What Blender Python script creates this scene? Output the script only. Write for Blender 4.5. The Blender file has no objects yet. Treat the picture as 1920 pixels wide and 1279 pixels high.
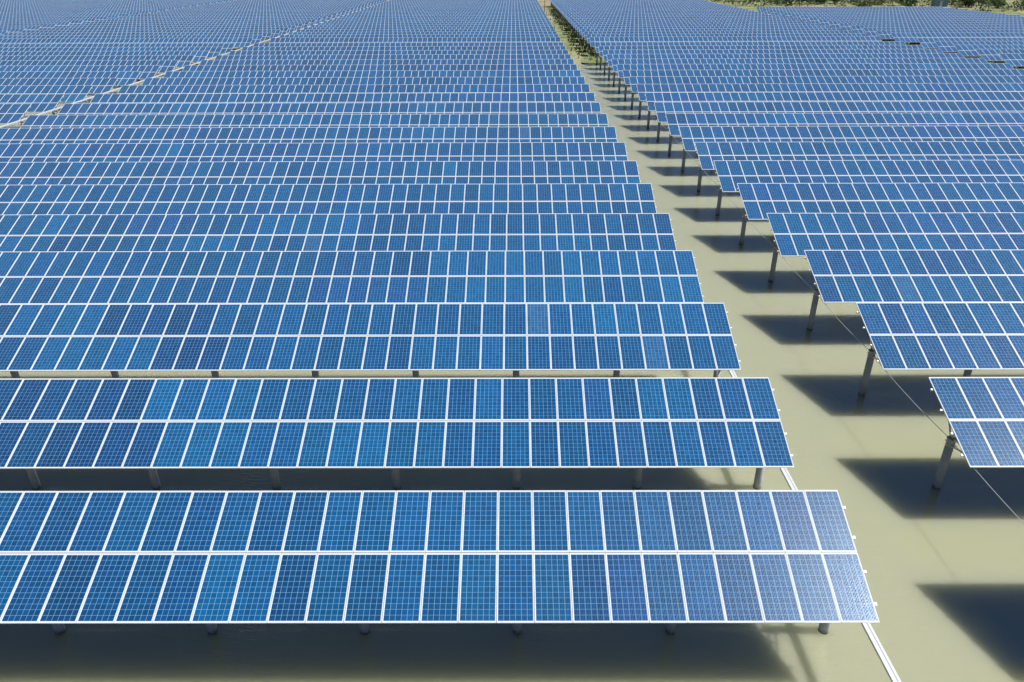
import bpy, bmesh, math, random
from mathutils import Vector, Matrix
random.seed(7)
S = bpy.context.scene
COL = S.collection
R_ = math.radians

# ------------------------------------------------------------------ geometry of the plant (metres, water at z = 0)
PW, PL = 1.012, 1.976            # panel pitch across and along the slope
TILT = R_(22.2)
CT, ST = math.cos(TILT), math.sin(TILT)
SLOPE = 2 * PL - 0.02            # slope length of a table
ZB = 2.375                       # height of the lower edge
Y0, PITCH = 14.09, 6.824         # first row's lower edge and row spacing
CAM_H = 17.95
POST_DY = 1.86                   # post line behind the lower edge
POST_TOP = 2.26
NCOL = 59
BLK = {'mid': 9.669 - NCOL * PW, 'right': 15.73, 'walk': -53.8 - NCOL * PW, 'corner': -117.0 - 105 * PW, 'edge': 77.9}
ROW_FIX = {0: (-.02, .01, .005), 1: (.017, -.014, -.031), 2: (.021, -.052, .023), 3: (.011, -.021, .073), 4: (.027, -.091, .037),
           5: (.072, .095, .025), 6: (.035, .036, .011), 7: (.037, .083, -.024), 9: (-.03, -.016, -.012), 10: (-.05, 0, -.007)}
def row_y(k):
    return Y0 + k * PITCH + (0.65 * PITCH if k >= 21 else 0)
# camera: fitted to the rows
FOC, TH, YAW, ROLL = 1394.66, 0.47285, -0.002663, -0.002912
def project(X, Y, Z):
    Z = Z - CAM_H
    x = X * math.cos(YAW) - Y * math.sin(YAW); d = X * math.sin(YAW) + Y * math.cos(YAW)
    zc = d * math.cos(TH) - Z * math.sin(TH); v = -(Z * math.cos(TH) + d * math.sin(TH))
    if zc < .1: return None
    px, py = FOC * x / zc, FOC * v / zc
    c, s = math.cos(ROLL), math.sin(ROLL)
    return 960 + c * px - s * py, 639.5 + s * px + c * py

# ------------------------------------------------------------------ small helpers
class MB:
    """collects quads for ONE mesh"""
    def __init__(s): s.v = []; s.f = []; s.m = []
    def quad(s, a, b, c, d, mat=0):
        n = len(s.v); s.v += [a, b, c, d]; s.f.append((n, n + 1, n + 2, n + 3)); s.m.append(mat)
    def hexa(s, p, mat=0):
        n = len(s.v); s.v += p
        for f in ((0, 3, 2, 1), (4, 5, 6, 7), (0, 1, 5, 4), (1, 2, 6, 5), (2, 3, 7, 6), (3, 0, 4, 7)):
            s.f.append(tuple(n + i for i in f)); s.m.append(mat)
    def box(s, x0, x1, y0, y1, z0, z1, mat=0):
        s.hexa([(x0, y0, z0), (x1, y0, z0), (x1, y1, z0), (x0, y1, z0), (x0, y0, z1), (x1, y0, z1), (x1, y1, z1), (x0, y1, z1)], mat)
    def tube(s, pts, r, n=10, mat=0, cap=True):
        pts = [Vector(p) for p in pts]; rings = []
        rr = r if isinstance(r, (list, tuple)) else [r] * len(pts)
        for i, p in enumerate(pts):
            t = (pts[min(i + 1, len(pts) - 1)] - pts[max(i - 1, 0)]).normalized()
            a = t.cross(Vector((0, 0, 1)) if abs(t.z) < .9 else Vector((1, 0, 0))).normalized(); b = t.cross(a)
            base = len(s.v)
            for j in range(n):
                q = 2 * math.pi * j / n
                s.v.append(tuple(p + (a * math.cos(q) + b * math.sin(q)) * rr[i]))
            rings.append(base)
        for i in range(len(rings) - 1):
            for j in range(n):
                s.f.append((rings[i] + j, rings[i] + (j + 1) % n, rings[i + 1] + (j + 1) % n, rings[i + 1] + j)); s.m.append(mat)
        if cap:
            s.f.append(tuple(rings[0] + j for j in range(n))); s.m.append(mat)
            s.f.append(tuple(rings[-1] + j for j in reversed(range(n)))); s.m.append(mat)
    def bar(s, a, b, w, h, mat=0):
        a, b = Vector(a), Vector(b); t = (b - a).normalized()
        u = t.cross(Vector((0, 0, 1)) if abs(t.z) < .95 else Vector((1, 0, 0))).normalized(); v = u.cross(t)
        p = []
        for q in (a, b):
            for sx, sy in ((-1, -1), (1, -1), (1, 1), (-1, 1)):
                p.append(tuple(q + u * sx * w / 2 + v * sy * h / 2))
        s.hexa(p, mat)
    def mesh(s, name, mats, smooth=False):
        me = bpy.data.meshes.new(name); me.from_pydata(s.v, [], s.f)
        for m in mats: me.materials.append(m)
        me.polygons.foreach_set('material_index', s.m)
        if smooth: me.polygons.foreach_set('use_smooth', [True] * len(s.f))
        bm = bmesh.new(); bm.from_mesh(me); bmesh.ops.recalc_face_normals(bm, faces=bm.faces); bm.to_mesh(me); bm.free()
        return me
def link(name, me, parent=None, loc=None, mat=None):
    o = bpy.data.objects.new(name, me); COL.objects.link(o)
    if parent: o.parent = parent
    if mat is not None: o.matrix_local = mat
    elif loc is not None: o.location = loc
    return o
def tag(o, label, cat, group=None, kind=None):
    if label: o['label'] = label
    if cat: o['category'] = cat
    if group: o['group'] = group
    if kind: o['kind'] = kind
    return o

# ------------------------------------------------------------------ materials
def new_mat(name):
    m = bpy.data.materials.new(name); m.use_nodes = True
    nt = m.node_tree; return m, nt, nt.nodes['Principled BSDF']
def nd(nt, t, **kw):
    n = nt.nodes.new(t)
    for k, v in kw.items(): setattr(n, k, v)
    return n
def mth(nt, op, a, b=None, c=None):
    n = nd(nt, 'ShaderNodeMath', operation=op)
    for i, x in enumerate((a, b, c)):
        if x is None: continue
        if isinstance(x, (int, float)): n.inputs[i].default_value = x
        else: nt.links.new(x, n.inputs[i])
    return n.outputs[0]
def mixc(nt, fac, a, b, mode='MIX'):
    n = nd(nt, 'ShaderNodeMix', data_type='RGBA', blend_type=mode)
    for s, x in ((n.inputs[0], fac), (n.inputs[6], a), (n.inputs[7], b)):
        if isinstance(x, (int, float)): s.default_value = x
        elif isinstance(x, tuple): s.default_value = (*x, 1)
        else: nt.links.new(x, s)
    return n.outputs[2]
def simple(name, col, rough=.5, metal=0., noise=0., nscale=3., bump=0.):
    m, nt, b = new_mat(name)
    b.inputs['Base Color'].default_value = (*col, 1); b.inputs['Roughness'].default_value = rough; b.inputs['Metallic'].default_value = metal
    if noise:
        tc = nd(nt, 'ShaderNodeNewGeometry'); no = nd(nt, 'ShaderNodeTexNoise'); no.inputs['Scale'].default_value = nscale; no.inputs['Detail'].default_value = 5
        nt.links.new(tc.outputs['Position'], no.inputs['Vector'])
        f = mth(nt, 'MULTIPLY_ADD', no.outputs['Fac'], 2 * noise, 1 - noise)
        hs = nd(nt, 'ShaderNodeHueSaturation'); hs.inputs['Color'].default_value = (*col, 1); nt.links.new(f, hs.inputs['Value'])
        nt.links.new(hs.outputs[0], b.inputs['Base Color'])
        if bump:
            bp = nd(nt, 'ShaderNodeBump'); bp.inputs['Strength'].default_value = bump; bp.inputs['Distance'].default_value = .02
            nt.links.new(no.outputs['Fac'], bp.inputs['Height']); nt.links.new(bp.outputs[0], b.inputs['Normal'])
    return m

GW, GL = 0.954, 1.896            # visible glass
def panel_material(name, use_attr, bus_w=.0004, bus_r=.30):
    m, nt, b = new_mat(name)
    L = nt.links
    uv = nd(nt, 'ShaderNodeUVMap'); uv.uv_map = 'UVMap'
    sx = nd(nt, 'ShaderNodeSeparateXYZ'); L.new(uv.outputs[0], sx.inputs[0])
    u = mth(nt, 'FRACT', sx.outputs[0]); v = mth(nt, 'FRACT', sx.outputs[1])
    gx = mth(nt, 'MULTIPLY', u, GW); gy = mth(nt, 'MULTIPLY', v, GL)
    mx, my = .008, .020
    cx, cy = (GW - 2 * mx) / 6, (GL - 2 * my) / 12
    fx = mth(nt, 'DIVIDE', mth(nt, 'SUBTRACT', gx, mx), cx); fy = mth(nt, 'DIVIDE', mth(nt, 'SUBTRACT', gy, my), cy)
    def edge(f, c, half):        # 1 on a line of half-width `half` round the integers
        d = mth(nt, 'MULTIPLY', mth(nt, 'ABSOLUTE', mth(nt, 'SUBTRACT', mth(nt, 'FRACT', mth(nt, 'ADD', f, .5)), .5)), c)
        return mth(nt, 'LESS_THAN', d, half)
    line = mth(nt, 'MAXIMUM', edge(fx, cx, .0034), edge(fy, cy, .0026))
    inx = mth(nt, 'MULTIPLY', mth(nt, 'GREATER_THAN', fx, 0), mth(nt, 'LESS_THAN', fx, 6))
    iny = mth(nt, 'MULTIPLY', mth(nt, 'GREATER_THAN', fy, 0), mth(nt, 'LESS_THAN', fy, 12))
    margin = mth(nt, 'SUBTRACT', 1, mth(nt, 'MULTIPLY', inx, iny)); white = mth(nt, 'MAXIMUM', line, margin)
    bus = edge(mth(nt, 'ADD', mth(nt, 'MULTIPLY', fx, 4), .5), cx / 4, bus_w)
    # tone of this panel and of its cells
    oi = nd(nt, 'ShaderNodeObjectInfo')
    base = oi.outputs['Color']
    if use_attr:
        at = nd(nt, 'ShaderNodeAttribute'); at.attribute_name = 'tone'
        base = mixc(nt, 1.0, at.outputs['Color'], oi.outputs['Color'], 'MULTIPLY')
    cv = nd(nt, 'ShaderNodeCombineXYZ')
    L.new(mth(nt, 'ADD', mth(nt, 'FLOOR', fx), mth(nt, 'MULTIPLY', mth(nt, 'FLOOR', sx.outputs[0]), 6)), cv.inputs[0])
    L.new(mth(nt, 'ADD', mth(nt, 'FLOOR', fy), mth(nt, 'MULTIPLY', mth(nt, 'FLOOR', sx.outputs[1]), 12)), cv.inputs[1])
    L.new(mth(nt, 'MULTIPLY', oi.outputs['Random'], 91.7), cv.inputs[2])
    wn = nd(nt, 'ShaderNodeTexWhiteNoise'); wn.noise_dimensions = '3D'; L.new(cv.outputs[0], wn.inputs['Vector'])
    geo = nd(nt, 'ShaderNodeNewGeometry')
    cr = nd(nt, 'ShaderNodeTexVoronoi'); cr.inputs['Scale'].default_value = 55; L.new(geo.outputs['Position'], cr.inputs['Vector'])
    val = mth(nt, 'ADD', mth(nt, 'MULTIPLY_ADD', wn.outputs['Value'], .34, .76), mth(nt, 'MULTIPLY', cr.outputs['Distance'], .25))
    hs = nd(nt, 'ShaderNodeHueSaturation'); L.new(base, hs.inputs['Color']); L.new(val, hs.inputs['Value'])
    # thin uneven dust on the glass
    du = nd(nt, 'ShaderNodeTexNoise'); du.inputs['Scale'].default_value = .7; du.inputs['Detail'].default_value = 6; L.new(geo.outputs['Position'], du.inputs['Vector'])
    c = mixc(nt, line, hs.outputs[0], (.24, .50, .72)); c = mixc(nt, margin, c, (.68, .73, .78))
    c = mixc(nt, mth(nt, 'MULTIPLY', bus, mth(nt, 'SUBTRACT', 1, white)), c, (.62, .68, .74))
    c = mixc(nt, mth(nt, 'MULTIPLY', du.outputs['Fac'], .004), c, (.55, .55, .52))
    dl = nd(nt, 'ShaderNodeMapRange'); dl.inputs['From Min'].default_value = 0; dl.inputs['From Max'].default_value = .07; dl.inputs['To Min'].default_value = .10; dl.inputs['To Max'].default_value = 0; L.new(gy, dl.inputs['Value'])
    c = mixc(nt, mth(nt, 'MULTIPLY', dl.outputs[0], du.outputs['Fac']), c, (.40, .38, .32))
    L.new(c, b.inputs['Base Color'])
    L.new(mth(nt, 'MULTIPLY', bus, mth(nt, 'SUBTRACT', 1, white)), b.inputs['Metallic'])
    b.inputs['Roughness'].default_value = bus_r
    b.inputs['Specular IOR Level'].default_value = 0
    b.inputs['Sheen Weight'].default_value = .40; b.inputs['Sheen Roughness'].default_value = .45; b.inputs['Sheen Tint'].default_value = (.82, .91, 1, 1)
    b.inputs['Coat Weight'].default_value = 1.0
    b.inputs['Coat IOR'].default_value = 1.45
    L.new(mth(nt, 'MULTIPLY_ADD', du.outputs['Fac'], .10, .03), b.inputs['Coat Roughness'])
    return m
M_PANEL = panel_material('solar_cells', False)
M_PANEL_A = panel_material('solar_cells_attribute', True)
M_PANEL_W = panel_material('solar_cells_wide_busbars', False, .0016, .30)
M_FRAME = simple('anodised_aluminium', (.62, .65, .68), .45, 0, .10, 1.5)
M_BACK = simple('dark_backsheet', (.07, .08, .09), .6)
M_STEEL = simple('galvanised_steel', (.56, .58, .59), .45, .3, .12, 6)
M_BRIGHT = simple('bright_zinc', (.80, .81, .81), .4, .3, .06, 5)
M_CONC = simple('weathered_concrete', (.37, .39, .395), .85, 0, .22, 4.5, .5)
nt = M_CONC.node_tree; b = nt.nodes['Principled BSDF']              # wet stain at the waterline
g_ = nd(nt, 'ShaderNodeNewGeometry'); sz_ = nd(nt, 'ShaderNodeSeparateXYZ'); nt.links.new(g_.outputs['Position'], sz_.inputs[0])
mr = nd(nt, 'ShaderNodeMapRange'); mr.inputs['From Min'].default_value = .02; mr.inputs['From Max'].default_value = .16
mr.inputs['To Min'].default_value = 1; mr.inputs['To Max'].default_value = 0
no_ = nd(nt, 'ShaderNodeTexNoise'); no_.inputs['Scale'].default_value = 9; nt.links.new(g_.outputs['Position'], no_.inputs['Vector'])
nt.links.new(mth(nt, 'ADD', sz_.outputs[2], mth(nt, 'MULTIPLY_ADD', no_.outputs['Fac'], .3, -.15)), mr.inputs['Value'])
old = b.inputs['Base Color'].links[0].from_socket
nt.links.new(mixc(nt, mth(nt, 'MULTIPLY', mr.outputs[0], .75), old, (.06, .07, .05)), b.inputs['Base Color'])
M_DARK = simple('dark_rubber', (.03, .03, .03), .6)

# water: murky, with light scattering a little way under the surface, and small wind ripples
m, nt, b = new_mat('murky_water'); M_WATER = m; L = nt.links
geo = nd(nt, 'ShaderNodeNewGeometry')
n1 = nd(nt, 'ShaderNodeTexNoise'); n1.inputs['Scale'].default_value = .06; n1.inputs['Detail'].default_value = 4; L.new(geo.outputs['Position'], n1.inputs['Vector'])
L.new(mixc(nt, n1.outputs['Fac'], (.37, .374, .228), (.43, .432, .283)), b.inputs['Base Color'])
b.inputs['Roughness'].default_value = .008; b.inputs['IOR'].default_value = 2.5
b.subsurface_method = 'BURLEY'
b.inputs['Subsurface Weight'].default_value = 1.0; b.inputs['Subsurface Radius'].default_value = (1.0, 1.0, .75); b.inputs['Subsurface Scale'].default_value = 1.3
mp = nd(nt, 'ShaderNodeMapping'); mp.inputs['Rotation'].default_value = (0, 0, R_(20)); mp.inputs['Scale'].default_value = (1.0, 3.4, 1); L.new(geo.outputs['Position'], mp.inputs['Vector'])
r1 = nd(nt, 'ShaderNodeTexNoise'); r1.inputs['Scale'].default_value = 3.0; r1.inputs['Detail'].default_value = 3; r1.inputs['Distortion'].default_value = .4; L.new(mp.outputs[0], r1.inputs['Vector'])
r2 = nd(nt, 'ShaderNodeTexNoise'); r2.inputs['Scale'].default_value = .16; r2.inputs['Detail'].default_value = 2; L.new(geo.outputs['Position'], r2.inputs['Vector'])
bp = nd(nt, 'ShaderNodeBump'); bp.inputs['Distance'].default_value = .030
L.new(mth(nt, 'MULTIPLY', mth(nt, 'SUBTRACT', r2.outputs['Fac'], .34), 3.5), bp.inputs['Strength'])
L.new(r1.outputs['Fac'], bp.inputs['Height']); L.new(bp.outputs[0], b.inputs['Normal'])

# land: rough meadow with straw and bare-soil patches
m, nt, b = new_mat('rough_meadow'); M_LAND = m; L = nt.links
geo = nd(nt, 'ShaderNodeNewGeometry')
def noise(scale, det=5):
    n = nd(nt, 'ShaderNodeTexNoise'); n.inputs['Scale'].default_value = scale; n.inputs['Detail'].default_value = det
    L.new(geo.outputs['Position'], n.inputs['Vector']); return n.outputs['Fac']
def ramp(f, a, c):
    n = nd(nt, 'ShaderNodeMapRange'); n.inputs['From Min'].default_value = a; n.inputs['From Max'].default_value = c; L.new(f, n.inputs['Value']); return n.outputs[0]
c = mixc(nt, ramp(noise(.35), .38, .62), (.13, .165, .06), (.29, .30, .155))
c = mixc(nt, ramp(noise(.05, 3), .50, .60), c, (.34, .32, .20))
c = mixc(nt, ramp(noise(.021, 3), .56, .62), c, (.36, .27, .19))
c = mixc(nt, ramp(noise(2.2, 4), .52, .75), c, (.05, .08, .025))
L.new(c, b.inputs['Base Color']); b.inputs['Roughness'].default_value = .95; b.inputs['Specular IOR Level'].default_value = .1
bp = nd(nt, 'ShaderNodeBump'); bp.inputs['Strength'].default_value = .8; bp.inputs['Distance'].default_value = .3
L.new(noise(1.2, 6), bp.inputs['Height']); L.new(bp.outputs[0], b.inputs['Normal'])

def leaf_mat(name, a, c2):
    m, nt, b = new_mat(name); L = nt.links
    g = nd(nt, 'ShaderNodeNewGeometry')
    rp = g.outputs['Random Per Island']
    L.new(mixc(nt, rp, a, c2), b.inputs['Base Color']); b.inputs['Roughness'].default_value = .6; b.inputs['Specular IOR Level'].default_value = .25
    return m
M_LEAF_D = leaf_mat('dark_leaves', (.035, .07, .028), (.10, .155, .06))
M_LEAF_M = leaf_mat('mid_leaves', (.075, .125, .04), (.16, .22, .085))
M_LEAF_P = leaf_mat('pale_leaves', (.15, .19, .075), (.26, .29, .13))
M_WOOD = simple('bark', (.10, .075, .05), .9)

# ------------------------------------------------------------------ panel meshes
HW, HL = .500, .978
def panel_geometry(mb_v, mb_f, mb_m, T, glass=True, frame=True):
    """one panel through transform T (local x across, y up the slope, z normal, 0 = frame top)"""
    gx, gy = GW / 2, GL / 2
    def add(pts, mat):
        n = len(mb_v); mb_v.extend(T(p) for p in pts); mb_f.append(tuple(range(n, n + 4))); mb_m.append(mat)
    if glass:
        z = -.004
        add([(-gx, -gy, z), (gx, -gy, z), (gx, gy, z), (-gx, gy, z)], 0)
        z = -.010
        add([(-gx, gy, z), (gx, gy, z), (gx, -gy, z), (-gx, -gy, z)], 2)
    if frame:
        o = [(-HW, -HL), (HW, -HL), (HW, HL), (-HW, HL)]; i = [(-gx, -gy), (gx, -gy), (gx, gy), (-gx, gy)]
        for a in range(4):
            c = (a + 1) % 4
            add([(*o[a], 0), (*o[c], 0), (*i[c], 0), (*i[a], 0)], 1)
            add([(*o[a], -.04), (*o[c], -.04), (*o[c], 0), (*o[a], 0)], 1)
            add([(*i[a], 0), (*i[c], 0), (*i[c], -.012), (*i[a], -.012)], 1)
            add([(*o[c], -.04), (*o[a], -.04), (*i[a], -.04), (*i[c], -.04)], 1)
            add([(*i[a], -.012), (*i[c], -.012), (*i[c], -.04), (*i[a], -.04)], 1)
def finish(name, v, f, mi, mats, uvs=None, tone=None):
    me = bpy.data.meshes.new(name); me.from_pydata(v, [], f)
    for mt in mats: me.materials.append(mt)
    me.polygons.foreach_set('material_index', mi)
    ul = me.uv_layers.new(name='UVMap')
    flat = [0.0] * (len(f) * 8)
    for fi, (cu, cv_) in (uvs or {}).items():
        flat[fi * 8:fi * 8 + 8] = [cu + .0001, cv_ + .0001, cu + .9999, cv_ + .0001, cu + .9999, cv_ + .9999, cu + .0001, cv_ + .9999]
    ul.data.foreach_set('uv', flat)
    if tone is not None:
        ca = me.color_attributes.new('tone', 'FLOAT_COLOR', 'CORNER')
        fl = []
        for fi in range(len(f)):
            t = tone.get(fi, (1, 1, 1)); fl += [*t, 1] * 4
        ca.data.foreach_set('color', fl)
    return me
def one_panel(name, glass, frame, mat=None):
    v, f, mi = [], [], []
    panel_geometry(v, f, mi, lambda p: p, glass, frame)
    return finish(name, v, f, mi, [mat or M_PANEL, M_FRAME, M_BACK], {0: (0, 0)} if glass else None)
ME_GLASS = one_panel('panel_glass', True, False)
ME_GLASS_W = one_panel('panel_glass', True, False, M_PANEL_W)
ME_FRAME = one_panel('panel_frame', False, True)
ME_WHOLE = one_panel('panel_whole', True, True)

TONES = {'mid': (.0011, .063, .185), 'cyan': (.0011, .077, .213), 'deep': (.0012, .052, .162), 'navy': (.0016, .044, .146),
         'violet': (.005, .062, .196), 'pale': (.018, .090, .225), 'dusk': (.006, .052, .156)}
def tone_runs(n, weights, rnd):
    """runs of neighbouring panels from one carton share a tone"""
    out = []; names = list(weights); w = [weights[a] for a in names]
    while len(out) < n:
        t = rnd.choices(names, w)[0]; ln = 1 if t == 'pale' else rnd.choice((1, 1, 2, 3, 4, 6))
        out += [t] * ln
    return out[:n]
def jitter(t, rnd):
    c = TONES[t]; k = rnd.uniform(.86, 1.14); g = rnd.uniform(.93, 1.07)
    return (c[0] * k * rnd.uniform(.8, 1.25), c[1] * k * g, c[2] * k)
W_MID = {'mid': 60, 'cyan': 22, 'deep': 9, 'violet': 8, 'pale': 1}
W_RIGHT = {'mid': 42, 'cyan': 6, 'deep': 6, 'violet': 42, 'pale': 2}
W_DUSK = {'mid': 20, 'deep': 22, 'violet': 25, 'dusk': 33}

# local frame of a table: origin at ground level under the middle of the row
def slot_matrix(c, tier, n, lx, ly, lz, rnd):
    s = HL + tier * PL
    x = -n * PW / 2 + (c + .5) * PW
    j = Matrix.Rotation(rnd.gauss(0, .0022), 4, 'Y') @ Matrix.Rotation(rnd.gauss(0, .0022), 4, 'X')
    return Matrix.Translation((x + lx, -POST_DY + s * CT + ly, ZB + s * ST + lz)) @ Matrix.Rotation(TILT, 4, 'X') @ j
def array_mesh(name, n, cells, tones, fix=(0, 0, 0), seed=1):
    v, f, mi, uvs, tn = [], [], [], {}, {}
    rnd = random.Random(seed)
    for c, tier in cells:
        Mx = slot_matrix(c, tier, n, *fix, rnd)
        fi = len(f); uvs[fi] = (c, tier); tn[fi] = tones[(c, tier)]
        panel_geometry(v, f, mi, lambda p: tuple(Mx @ Vector(p)))
    return finish(name, v, f, mi, [M_PANEL_A, M_FRAME, M_BACK], uvs, tn)

# ------------------------------------------------------------------ supports, shared meshes (local to a table, x = 0 at the post)
def surf_z(s): return ZB + s * ST
mb = MB(); mb.tube([(0, 0, -1.5), (0, 0, POST_TOP - .02)], .15, 20); ME_POST = mb.mesh('post', [M_CONC], True)
mb = MB(); mb.tube([(0, 0, POST_TOP - .30), (0, 0, POST_TOP)], .157, 20)
mb.tube([(0, 0, POST_TOP), (0, 0, POST_TOP + .02)], .175, 20)
for q in range(4):
    a = q * math.pi / 2 + .4
    mb.bar((.165 * math.cos(a), .165 * math.sin(a), POST_TOP - .2), (.24 * math.cos(a), .24 * math.sin(a), POST_TOP - .2), .035, .035, 1)
ME_COLLAR = mb.mesh('collar', [simple('dull_steel', (.26, .28, .29), .5, .3, .15, 6), M_BRIGHT])
OFF = -.04 - .065                 # underside of purlins, along the normal
def under(s, drop): return (-POST_DY + s * CT + ST * -drop, surf_z(s) - CT * drop)
ra, rb = under(.35, .155), under(SLOPE - .35, .155)
mb = MB(); mb.bar((0, ra[0], ra[1]), (0, rb[0], rb[1]), .06, .10); ME_RAFTER = mb.mesh('rafter', [M_STEEL])
def brace(s):
    e = under(s, .2); mb = MB(); mb.bar((0, .10 if s > 1.9 else -.10, POST_TOP + .03), (0, e[0], e[1]), .05, .05)
    return mb.mesh('brace', [M_STEEL])
ME_BRACES = [brace(.85), brace(3.05)]
mb = MB(); e = under(1.95, .2); mb.bar((0, 0, POST_TOP + .02), (0, e[0], e[1]), .07, .07); ME_STUB = mb.mesh('stub_column', [M_STEEL])
mb = MB()
e0 = under(.14 * SLOPE, .2)
mb.bar((.0, -.15, POST_TOP - .25), (0, e0[0], e0[1]), .045, .045); ME_TIE = mb.mesh('brace', [M_STEEL])
def purlin_mesh(n):
    mb = MB(); h = n * PW / 2 + .06
    mb.box(-h, h, -.03, .03, -.065, -.058); mb.box(-h, h, -.03, -.024, -.058, 0); mb.box(-h, h, .024, .03, -.058, 0); mb.box(-h, h, -.03, .03, -.006, -.0005)
    mb.box(-h - .03, -h, -.036, .036, -.07, .004, 0); mb.box(h, h + .03, -.036, .036, -.07, .004, 0)
    return mb.mesh('purlin', [M_BRIGHT])
PURLIN = {}
def support(root, x, zfix=0):
    p = link('post', ME_POST, root, (x, 0, zfix)); link('collar', ME_COLLAR, p)
    link('rafter', ME_RAFTER, root, (x, 0, zfix))
    for me in (*ME_BRACES, ME_STUB): link('stub_column' if me is ME_STUB else 'brace', me, root, (x, 0, zfix))
    link('brace', ME_TIE, root, (x, 0, zfix))

ORD = ('first second third fourth fifth sixth seventh eighth ninth tenth eleventh twelfth thirteenth fourteenth fifteenth sixteenth seventeenth '
       'eighteenth nineteenth twentieth').split()
TENS = {20: 'twenty', 30: 'thirty', 40: 'forty'}
def ordinal(n):                   # 1-based
    if n <= 20: return ORD[n - 1]
    t = n // 10 * 10
    if n == t: return {30: 'thirtieth', 40: 'fortieth'}[t]
    return TENS[t] + '-' + ORD[n - t - 1]

# ------------------------------------------------------------------ the tables
VARIANTS = {}
def variant(block, k, n):
    kind = 'dusk' if block == 'mid' and 15 <= k <= 20 else ('right' if block in ('right', 'edge') else 'mid')
    key = (kind, k % 4, n)
    if key not in VARIANTS:
        rnd = random.Random(hash(key[1]) + len(kind) * 17 + n)
        W = {'dusk': W_DUSK, 'right': W_RIGHT, 'mid': W_MID}[kind]
        tones = {}
        for tier in (0, 1):
            for c, t in enumerate(tone_runs(n, W, rnd)): tones[(c, tier)] = jitter(t, rnd)
        VARIANTS[key] = array_mesh('panel_deck', n, [(c, t) for c in range(n) for t in (0, 1)], tones, seed=k)
    return VARIANTS[key]
DETAIL = 13                       # rows up to here get every panel as an object
def near_tones(block, k, n, rnd):
    W = W_RIGHT if block == 'right' else (W_MID if k < 5 else {'mid': 62, 'cyan': 9, 'deep': 8, 'violet': 20, 'pale': 1})
    t = {tier: tone_runs(n, W, rnd) for tier in (0, 1)}
    if block == 'mid':            # i counts columns from the right end
        def put(tier, i0, i1, tone):
            for i in range(i0, i1 + 1): t[tier][n - 1 - i] = tone
        if k == 0:
            put(1, 16, 30, 'mid'); put(1, 15, 15, 'deep'); put(1, 6, 14, 'cyan'); put(1, 0, 5, 'mid')
            put(0, 18, 30, 'mid'); put(0, 21, 21, 'deep'); put(0, 15, 15, 'deep'); put(0, 8, 14, 'cyan'); put(0, 0, 7, 'mid'); put(0, 13, 13, 'mid'); put(0, 6, 6, 'violet'); put(1, 1, 1, 'violet')
        if k == 1:
            put(1, 0, 22, 'mid'); put(0, 0, 21, 'mid'); put(1, 23, 31, 'navy'); put(0, 22, 31, 'navy'); put(1, 28, 31, 'deep'); put(0, 26, 26, 'deep'); put(1, 19, 22, 'cyan'); put(0, 19, 21, 'cyan')
            put(1, 10, 10, 'cyan'); put(1, 3, 4, 'cyan'); put(0, 12, 16, 'cyan'); put(0, 5, 5, 'violet'); put(1, 6, 6, 'violet')
        if k == 2:
            put(1, 0, 36, 'mid'); put(0, 0, 36, 'mid'); put(1, 23, 27, 'navy'); put(0, 22, 24, 'navy'); put(1, 32, 36, 'navy'); put(1, 28, 31, 'cyan'); put(0, 25, 29, 'cyan'); put(0, 30, 31, 'deep'); put(1, 8, 8, 'pale'); put(0, 3, 3, 'pale')
            put(0, 10, 10, 'cyan'); put(1, 0, 6, 'cyan')
        if k == 3:
            put(1, 0, 13, 'cyan'); put(0, 0, 12, 'cyan'); put(1, 14, 15, 'deep'); put(1, 16, 40, 'mid'); put(0, 16, 40, 'mid'); put(0, 14, 19, 'violet'); put(1, 17, 18, 'violet'); put(0, 4, 4, 'deep')
    return t
NOTES = {('mid', 0): 'nearest solar table left of the channel, lower right panels glinting, beside white cable tray',
         ('mid', 1): 'second nearest solar table left of the channel, dark navy panels at its left end',
         ('mid', 2): 'third nearest solar table left of the channel, dark navy patch left of its middle',
         ('mid', 3): 'fourth nearest solar table left of the channel, bright cyan-blue panels on its right half',
         ('right', 0): 'solar table just out of frame at lower right, its shadow on the water',
         ('right', 1): 'nearest visible solar table right of the water channel, only its left corner showing'}
PLACE = {'mid': "{} solar table up from the photo's bottom, left of the water channel",
         'right': "{} solar table up from the photo's bottom, right of the water channel",
         'walk': '{} nearest solar table on the far side of the left walkway',
         'corner': '{} nearest solar table in the farthest field at top left',
         'edge': '{} solar table from the bushes, beyond the slot gaps at upper right'}
GROUP = {'mid': 'solar tables left of the water channel', 'right': 'solar tables right of the water channel', 'walk': 'solar tables beyond the left walkway',
         'corner': 'solar tables in the far left field', 'edge': 'solar tables below the bushes at upper right'}
RANGES = {'mid': (0, 48), 'right': (0, 48), 'walk': (8, 48), 'corner': (22, 48), 'edge': (14, 35)}
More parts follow.
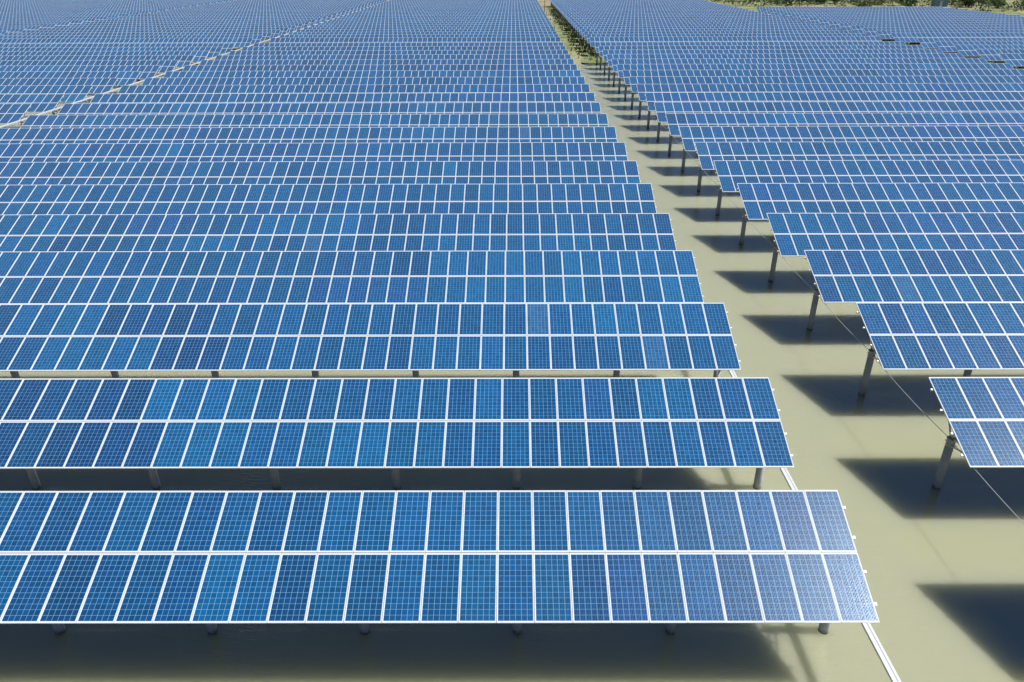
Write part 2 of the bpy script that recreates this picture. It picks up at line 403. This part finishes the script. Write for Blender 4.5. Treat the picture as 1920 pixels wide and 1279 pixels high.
def make_table(block, k):
    n = 105 if block == 'corner' else NCOL; x0 = BLK[block]; y = row_y(k)
    fix = ROW_FIX.get(k, (0, 0, 0)) if block in ('mid', 'right') else (0, 0, 0)
    rnd = random.Random(k * 31 + len(block) * 7)
    lo, hi = RANGES[block]
    root = bpy.data.objects.new('solar_table', None); COL.objects.link(root); root.empty_display_size = .5
    root.location = (x0 + n * PW / 2, y + POST_DY + (.5 if block == 'edge' else 0), .6 if block == 'edge' else 0)
    o = (hi - k + 1) if block == 'edge' else (k - lo + 1)
    tag(root, NOTES.get((block, k)) or PLACE[block].format(ordinal(o)), 'solar table', GROUP[block])
    if k <= DETAIL and block in ('mid', 'right', 'walk'):
        tn = near_tones(block, k, n, rnd)
        cells = [(c, t) for c in range(n) for t in (0, 1)]
        def on_screen(c, t, m):
            s = HL + t * PL
            p = project(x0 + (c + .5) * PW, y + s * CT, ZB + s * ST)
            return p and -m < p[0] < 1920 + m and -m < p[1] < 1279 + m
        seen = [q for q in cells if on_screen(*q, 90)]
        seen.sort(key=lambda q: (abs(x0 + (q[0] + .5) * PW), q[0])); seen = seen[:100]
        ss = set(seen)
        for c, t in seen:
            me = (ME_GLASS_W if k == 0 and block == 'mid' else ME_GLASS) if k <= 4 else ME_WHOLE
            po = link('solar_panel', me, root, mat=slot_matrix(c, t, n, *fix, rnd))
            po.color = (*jitter(tn[t][c], rnd), 1)
            if tn[t][c] == 'navy': po['label'] = 'dark navy panel'
            if k <= 4: link('frame', ME_FRAME, po)
        rest = [q for q in cells if q not in ss]
        if rest:
            d = link('panel_deck', array_mesh('panel_deck', n, rest, {q: jitter(tn[q[1]][q[0]], rnd) for q in rest}, fix, k), root); d['kind'] = 'stuff'
    else:
        d = link('panel_deck', variant(block, k, n), root, fix); g = rnd.uniform(.9, 1.08); d.color = (g * rnd.uniform(.9, 1.15), g, g, 1)
    if n not in PURLIN: PURLIN[n] = purlin_mesh(n)
    for u in (.13, .36, .62, .86):
        s = u * SLOPE
        link('purlin', PURLIN[n], root, mat=Matrix.Translation((fix[0], -POST_DY + s * CT + fix[1] + .041 * ST, ZB + s * ST + fix[2] - .041 * CT)) @ Matrix.Rotation(TILT, 4, 'X'))
    # posts: the whole row where it shows, the ends elsewhere
    half = n * PW / 2
    xs = []
    if block in ('mid', 'walk'): xs = [half - .385 - i * 4.59 for i in range(13)]
    else: xs = [-half + .40 + i * 4.59 for i in range(13)]
    for j, x in enumerate(xs):
        X = root.location.x + x
        p = project(X, y + POST_DY, .5)
        vis = p and -150 < p[0] < 2070 and p[1] < 1500
        if k <= 4 and block in ('mid', 'right'): use = vis or j < 2
        else: use = j < (3 if k < 24 else 1) or (block == 'mid' and 8 <= k and j == 12)
        if use: support(root, x, fix[2])
    return root
for blk, (lo, hi) in RANGES.items():
    for k in range(lo, hi + 1): make_table(blk, k)

# ------------------------------------------------------------------ cable trays and the tie cable
def tray(name, x, z, w, y0, y1, label, bracket_dx):
    root = bpy.data.objects.new(name, None); COL.objects.link(root); root.location = (x, y0, 0); tag(root, label, 'cable tray')
    ln = y1 - y0
    mb = MB(); mb.box(-w / 2, w / 2, 0, ln, z - .075, z - .004); link('trough', mb.mesh('trough', [M_STEEL]), root)
    mb = MB(); a = -w / 2 + w * .60; yy = 0
    while yy < ln:
        e = min(yy + 3.0, ln)
        mb.box(-w / 2 - .004, a - .016, yy, e - .012, z - .004, z + .012); mb.box(a + .012, w / 2 + .004, yy, e - .012, z - .004, z + .010); yy += 3.0
    link('cover', mb.mesh('cover', [M_BRIGHT]), root)
    bm_ = MB(); bm_.box(min(0, bracket_dx), max(0, bracket_dx), -.03, .03, z - .13, z - .078); me = bm_.mesh('bracket', [M_STEEL])
    for k in range(0, 21):
        yy = row_y(k) + POST_DY - y0
        if 0 < yy < ln: link('bracket', me, root, (0, yy, 0))
    return root
tray('cable_tray', 9.62, 1.79, .20, 2.0, 156, 'white covered cable tray running over the water along the left field\'s right ends', -.25)
tray('cable_tray', -52.3, 3.0, .30, 60, 350, 'broad white cable tray along the walkway between the two left fields', -.7)
pts = []
for k in range(0, 21):
    ya = row_y(k) + POST_DY
    for q in range(8):
        t = q / 8; pts.append((15.97, ya + t * PITCH, POST_TOP + .05 - .12 * 4 * t * (1 - t)))
mb = MB(); mb.tube(pts, .011, 6); tag(link('tie_cable', mb.mesh('tie_cable', [M_STEEL], True)), 'thin grey cable sagging from post to post beside the right field\'s ends', 'cable')

# ------------------------------------------------------------------ setting
def sheet(name, x0, x1, y0, y1, nx, ny, zf, mat):
    v = []; f = []
    for j in range(ny + 1):
        for i in range(nx + 1):
            x = x0 + (x1 - x0) * i / nx; yv = y0 + (y1 - y0) * j / ny; v.append((x, yv, zf(x, yv)))
    for j in range(ny):
        for i in range(nx):
            a = j * (nx + 1) + i; f.append((a, a + 1, a + nx + 2, a + nx + 1))
    me = bpy.data.meshes.new(name); me.from_pydata(v, [], f); me.materials.append(mat)
    me.polygons.foreach_set('use_smooth', [True] * len(f)); return me
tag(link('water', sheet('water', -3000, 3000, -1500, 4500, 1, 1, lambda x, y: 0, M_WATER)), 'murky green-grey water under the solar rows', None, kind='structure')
def land_z(x, y):
    e = 154.5 + 1.3 * math.sin(x * .31) + 1.1 * math.sin(x * .83 + 1) + (10 if 20 < x < 62 else (-46 if x >= 62 else 0))
    t = max(-1, min(1, (y - e) / 3.0))
    return .45 * t + (.12 * math.sin(x * .9 + y * .5) * math.sin(y * .37) if t > .3 else 0) 
tag(link('ground', sheet('ground', -330, 330, 96, 580, 264, 194, land_z, M_LAND)), 'rough green and straw meadow behind the water', None, kind='structure')
tag(link('far_ground', sheet('far_ground', -3000, 3000, 578, 4500, 4, 4, lambda x, y: .3, M_LAND)), 'meadow far behind the solar field', None, kind='structure')

# bushes: many leaf clumps spread through an uneven volume, stems below
def bush_mesh(seed, mat, w, h, n=900, leaf=.20):
    rnd = random.Random(seed); mb = MB()
    lobes = [(rnd.uniform(-.75, .75) * w, rnd.uniform(-.6, .6) * w, h * rnd.uniform(.25, .68), rnd.uniform(.28, .5) * w) for _ in range(9)]
    for i in range(n):
        lx, ly, lz, lr = lobes[rnd.randrange(len(lobes))]
        d = Vector((rnd.gauss(0, 1), rnd.gauss(0, 1), rnd.gauss(0, 1))).normalized() * lr * rnd.uniform(.45, 1.05) ** .6
        c = Vector((lx + d.x, ly + d.y, max(.05, lz + d.z * .75)))
        a = Vector((rnd.gauss(0, 1), rnd.gauss(0, 1), rnd.gauss(0, .6))).normalized(); bb = a.cross(Vector((rnd.gauss(0, 1), rnd.gauss(0, 1), rnd.gauss(0, 1)))).normalized()
        s = leaf * rnd.uniform(.6, 1.6)
        mb.quad(tuple(c - a * s), tuple(c + bb * s * .55), tuple(c + a * s), tuple(c - bb * s * .55), 0)
    for lx, ly, lz, lr in lobes: mb.tube([(lx * .2, ly * .2, -.2), (lx * .7, ly * .7, lz * .6), (lx, ly, lz)], [.09, .06, .02], 6, 1)
    me = bpy.data.meshes.new('bush'); me.from_pydata(mb.v, [], mb.f); me.materials.append(mat); me.materials.append(M_WOOD); me.polygons.foreach_set('material_index', mb.m)
    return me
BM = [bush_mesh(1, M_LEAF_D, 2.6, 3.2), bush_mesh(2, M_LEAF_M, 2.8, 2.8), bush_mesh(3, M_LEAF_P, 3.0, 2.2), bush_mesh(4, M_LEAF_D, 2.2, 2.6), bush_mesh(5, M_LEAF_M, 3.4, 3.6)]
LOOK = ['dark green', 'mid green', 'pale green', 'dark low', 'tall mid green']
def bush(kind, x, y, s, label):
    o = link('bush', BM[kind], None, (x, y, land_z(x, y))); o.scale = (s, s, s * random.uniform(.85, 1.1)); o.rotation_euler = (0, 0, random.uniform(0, 6.28))
    tag(o, label, 'bush', 'bushes behind the solar field')
BUSHES = [(0, 186, 333, 1.9, 'large dark bush on the slope right of the blue metal cabin'), (1, 194, 326, 1.5, 'mid green bush at the right foot of the large dark bush'),
          (1, 186, 350, 1.6, 'mid green bush just right of the blue metal cabin'), (0, 200, 318, 1.7, 'dark bush near the upper right corner, left of the darkest one'),
          (3, 206, 314, 2.3, 'darkest broad bush by the upper right corner of the photo'), (4, 213, 317, 1.7, 'tall green bush at the right edge of the photo'),
          (2, 201, 345, 1.9, 'pale green bush above the dark pair at upper right'), (2, 184, 336, 1.0, 'small pale bush at the right foot of the blue metal cabin'),
          (1, 166, 345, 1.7, 'green bush touching the left side of the blue metal cabin'), (4, 158, 352, 1.6, 'tall green bush second left of the blue metal cabin'),
          (1, 151, 350, 1.8, 'green bush third left of the blue metal cabin'), (2, 147, 340, 1.5, 'pale bush above the middle of the far right rows'),
          (3, 161, 332, 1.1, 'small dark bush low in front of the green ones left of the cabin'), (0, 138, 362, 1.9, 'dark bush right of the centre of the top right thicket'),
          (3, 145, 366, 1.7, 'low dark bush at the right end of the left thicket'), (1, 131, 360, 1.7, 'mid green bush in the middle of the left thicket'),
          (0, 124, 364, 1.9, 'dark bush rising in the left thicket above the field corner'), (4, 117, 368, 1.6, 'tall green bush left of the dark one above the field corner'),
          (1, 130, 385, 2.2, 'broad green bush behind the left thicket'), (1, 158, 380, 2.2, 'broad green bush at the top edge behind the cabin\'s left neighbours'),
          (3, 116, 346, .9, 'little dark bush on the pale grass above the field corner'), (2, 112, 385, 2.0, 'pale green bush at the top edge left of the thicket')]
for bdef in BUSHES: bush(*bdef)

# rank undergrowth between the bushes, one mass
rnd = random.Random(11); v, f, mi = [], [], []
for i in range(3600):
    y = rnd.uniform(300, 425); x = rnd.uniform(92, 250)
    if x < 142 and y < 338: continue
    if 166 < x < 188 and 312 < y < 342: continue
    if x > 185 + (y - 300) * .25 and y > 350: continue
    d = .5 + .5 * math.sin(x * .23 + 1.3 * math.sin(y * .11)) * math.sin(y * .17 + x * .05)
    if rnd.random() > d ** 1.3 + .12: continue
    h = (.5 + 2.2 * d) * rnd.uniform(.5, 1); z = land_z(x, y)
    kind = 0 if rnd.random() < d * .18 else (1 if rnd.random() < .5 else 2)
    for q in range(5):
        a = Vector((rnd.gauss(0, 1), rnd.gauss(0, 1), rnd.gauss(0, .5))).normalized(); bb = a.cross(Vector((rnd.gauss(0, 1), rnd.gauss(0, 1), rnd.gauss(0, 1)))).normalized()
        c = Vector((x + rnd.uniform(-1, 1), y + rnd.uniform(-1, 1), z + rnd.uniform(0, h))); sz = rnd.uniform(.25, .6); n = len(v)
        v += [tuple(c - a * sz), tuple(c + bb * sz * .6), tuple(c + a * sz), tuple(c - bb * sz * .6)]; f.append((n, n + 1, n + 2, n + 3)); mi.append(kind)
me = bpy.data.meshes.new('undergrowth'); me.from_pydata(v, [], f)
for m_ in (M_LEAF_D, M_LEAF_M, M_LEAF_P): me.materials.append(m_)
me.polygons.foreach_set('material_index', mi)
tag(link('undergrowth', me), 'tangled green undergrowth along the land behind the far right rows', 'undergrowth', kind='stuff')
tag(link('path', sheet('path', 160.5, 163, 336, 400, 1, 30, lambda x, y: land_z(x, y) + .10, simple('pale_dirt', (.52, .50, .42), .95, 0, .15, .8))), 'pale dirt path through the undergrowth', None, kind='structure')

# weeds on the bank of the channel: nobody could count them
rnd = random.Random(5); v, f, mi = [], [], []
for i in range(3300):
    x = rnd.uniform(8.5, 20); y = rnd.uniform(156, 320)
    dens = .04 + .9 * max(0, min(1, (x - 12.5) / 3.5)) ** 2; dens *= .4 + .6 * (math.sin(y * .33 + x * .5) > -.2)
    if rnd.random() > dens: continue
    z = land_z(x, y)
    if z < -.05: continue
    for q in range(4):
        a = rnd.uniform(0, 6.28); h = rnd.uniform(.2, .7); w = rnd.uniform(.08, .2); dx, dy = math.cos(a), math.sin(a); n = len(v)
        ox, oy = x + rnd.uniform(-.3, .3), y + rnd.uniform(-.3, .3)
        v += [(ox - dy * w, oy + dx * w, z - .05), (ox + dy * w, oy - dx * w, z - .05), (ox + dx * h * .5 + dy * w * .4, oy + dy * h * .5 - dx * w * .4, z + h), (ox + dx * h * .5 - dy * w * .4, oy + dy * h * .5 + dx * w * .4, z + h)]
        f.append((n, n + 1, n + 2, n + 3)); mi.append(0 if rnd.random() < .35 else 1)
for i in range(5000):  # weeds added between the right-hand rows to darken the slot gaps
    x = rnd.uniform(76, 112); y = rnd.uniform(118, 270); z = land_z(x, y)
    for q in range(3):
        a = rnd.uniform(0, 6.28); h = rnd.uniform(.4, 1.1); w = rnd.uniform(.15, .35); dx, dy = math.cos(a), math.sin(a); n = len(v)
        v += [(x - dy * w, y + dx * w, z - .05), (x + dy * w, y - dx * w, z - .05), (x + dx * h * .5 + dy * w * .4, y + dy * h * .5 - dx * w * .4, z + h), (x + dx * h * .5 - dy * w * .4, y + dy * h * .5 + dx * w * .4, z + h)]
        f.append((n, n + 1, n + 2, n + 3)); mi.append(0)
me = bpy.data.meshes.new('weeds'); me.from_pydata(v, [], f); me.materials.append(M_LEAF_M); me.materials.append(M_LEAF_P); me.materials.append(M_LEAF_D); me.polygons.foreach_set('material_index', mi)
tag(link('weeds', me), 'rough weeds on the banks at the channel end, others added between rows to darken gaps', 'weeds', kind='stuff')

# blue metal cabin behind the far right rows
M_BLUE = simple('blue_grey_metal', (.20, .33, .42), .45, .2, .08, 1.2)
M_PALE = simple('pale_metal', (.62, .68, .70), .45, .2, .05, 2)
cab = bpy.data.objects.new('metal_cabin', None); COL.objects.link(cab); cab.location = (176.5, 338, .3)
tag(cab, 'pale blue metal cabin standing behind the far right solar rows', 'cabin')
mb = MB(); mb.box(-2.8, 2.8, -1.3, 1.3, 0, 2.75)
for i in range(14): mb.box(-2.7 + i * .4, -2.56 + i * .4, -1.345, -1.3025, .1, 2.7)
link('wall', mb.mesh('wall', [M_BLUE]), cab)
mb = MB(); mb.box(-3, 3, -1.6, 1.6, 2.753, 2.95); link('roof', mb.mesh('roof', [M_PALE]), cab)
mb = MB(); mb.box(-.5, .5, -1.40, -1.35, .1, 2.3); link('door', mb.mesh('door', [M_PALE]), cab)
# lone post at the far end of the channel
mb = MB(); mb.tube([(0, 0, -.3), (0, 0, 5.2)], [.13, .10], 8); tag(link('marker_post', mb.mesh('marker_post', [M_WOOD], True), None, (11.6, 300, .3)), 'thin brown post at the far end of the water channel', 'post')

# ------------------------------------------------------------------ light, sky, camera
sun_dir = Vector((.73, -.02, 1)).normalized()
sd = bpy.data.lights.new('sun', 'SUN'); sd.energy = 5.0; sd.angle = R_(.53); sd.color = (1, .98, .95)
so = bpy.data.objects.new('sun', sd); COL.objects.link(so); so.rotation_euler = sun_dir.to_track_quat('Z', 'Y').to_euler(); so.location = (60, 0, 80)
w = bpy.data.worlds.new('World'); S.world = w; w.use_nodes = True
sky = w.node_tree.nodes.new('ShaderNodeTexSky'); sky.sky_type = 'NISHITA'; sky.sun_disc = False
sky.sun_elevation = math.asin(sun_dir.z); sky.sun_rotation = math.atan2(sun_dir.x, sun_dir.y); sky.air_density = .55; sky.dust_density = 0.0; sky.ozone_density = 8.0
bg = w.node_tree.nodes['Background']; bg.inputs[1].default_value = .05
w.node_tree.links.new(sky.outputs[0], bg.inputs[0])

cd = bpy.data.cameras.new('camera'); cd.sensor_width = 36; cd.lens = FOC / 1920 * 36; cd.clip_end = 12000; cd.clip_start = .1
co = bpy.data.objects.new('camera', cd); COL.objects.link(co)
cy_, sy_ = math.cos(YAW), math.sin(YAW); c, s = math.cos(ROLL), math.sin(ROLL)
R0 = Vector((cy_, -sy_, 0)); fh = Vector((sy_, cy_, 0)); F = fh * math.cos(TH) - Vector((0, 0, 1)) * math.sin(TH)
V0 = -(Vector((0, 0, 1)) * math.cos(TH) + fh * math.sin(TH))
Rx = c * R0 - s * V0; V = s * R0 + c * V0
mt = Matrix((Rx, -V, -F)).transposed().to_4x4(); mt.translation = (0, 0, CAM_H); co.matrix_world = mt
S.camera = co
S.view_settings.view_transform = 'Standard'; S.view_settings.look = 'None'; S.view_settings.gamma = 1; S.view_settings.exposure = 0.3
S.cycles.use_denoising = True; S.cycles.max_bounces = 6
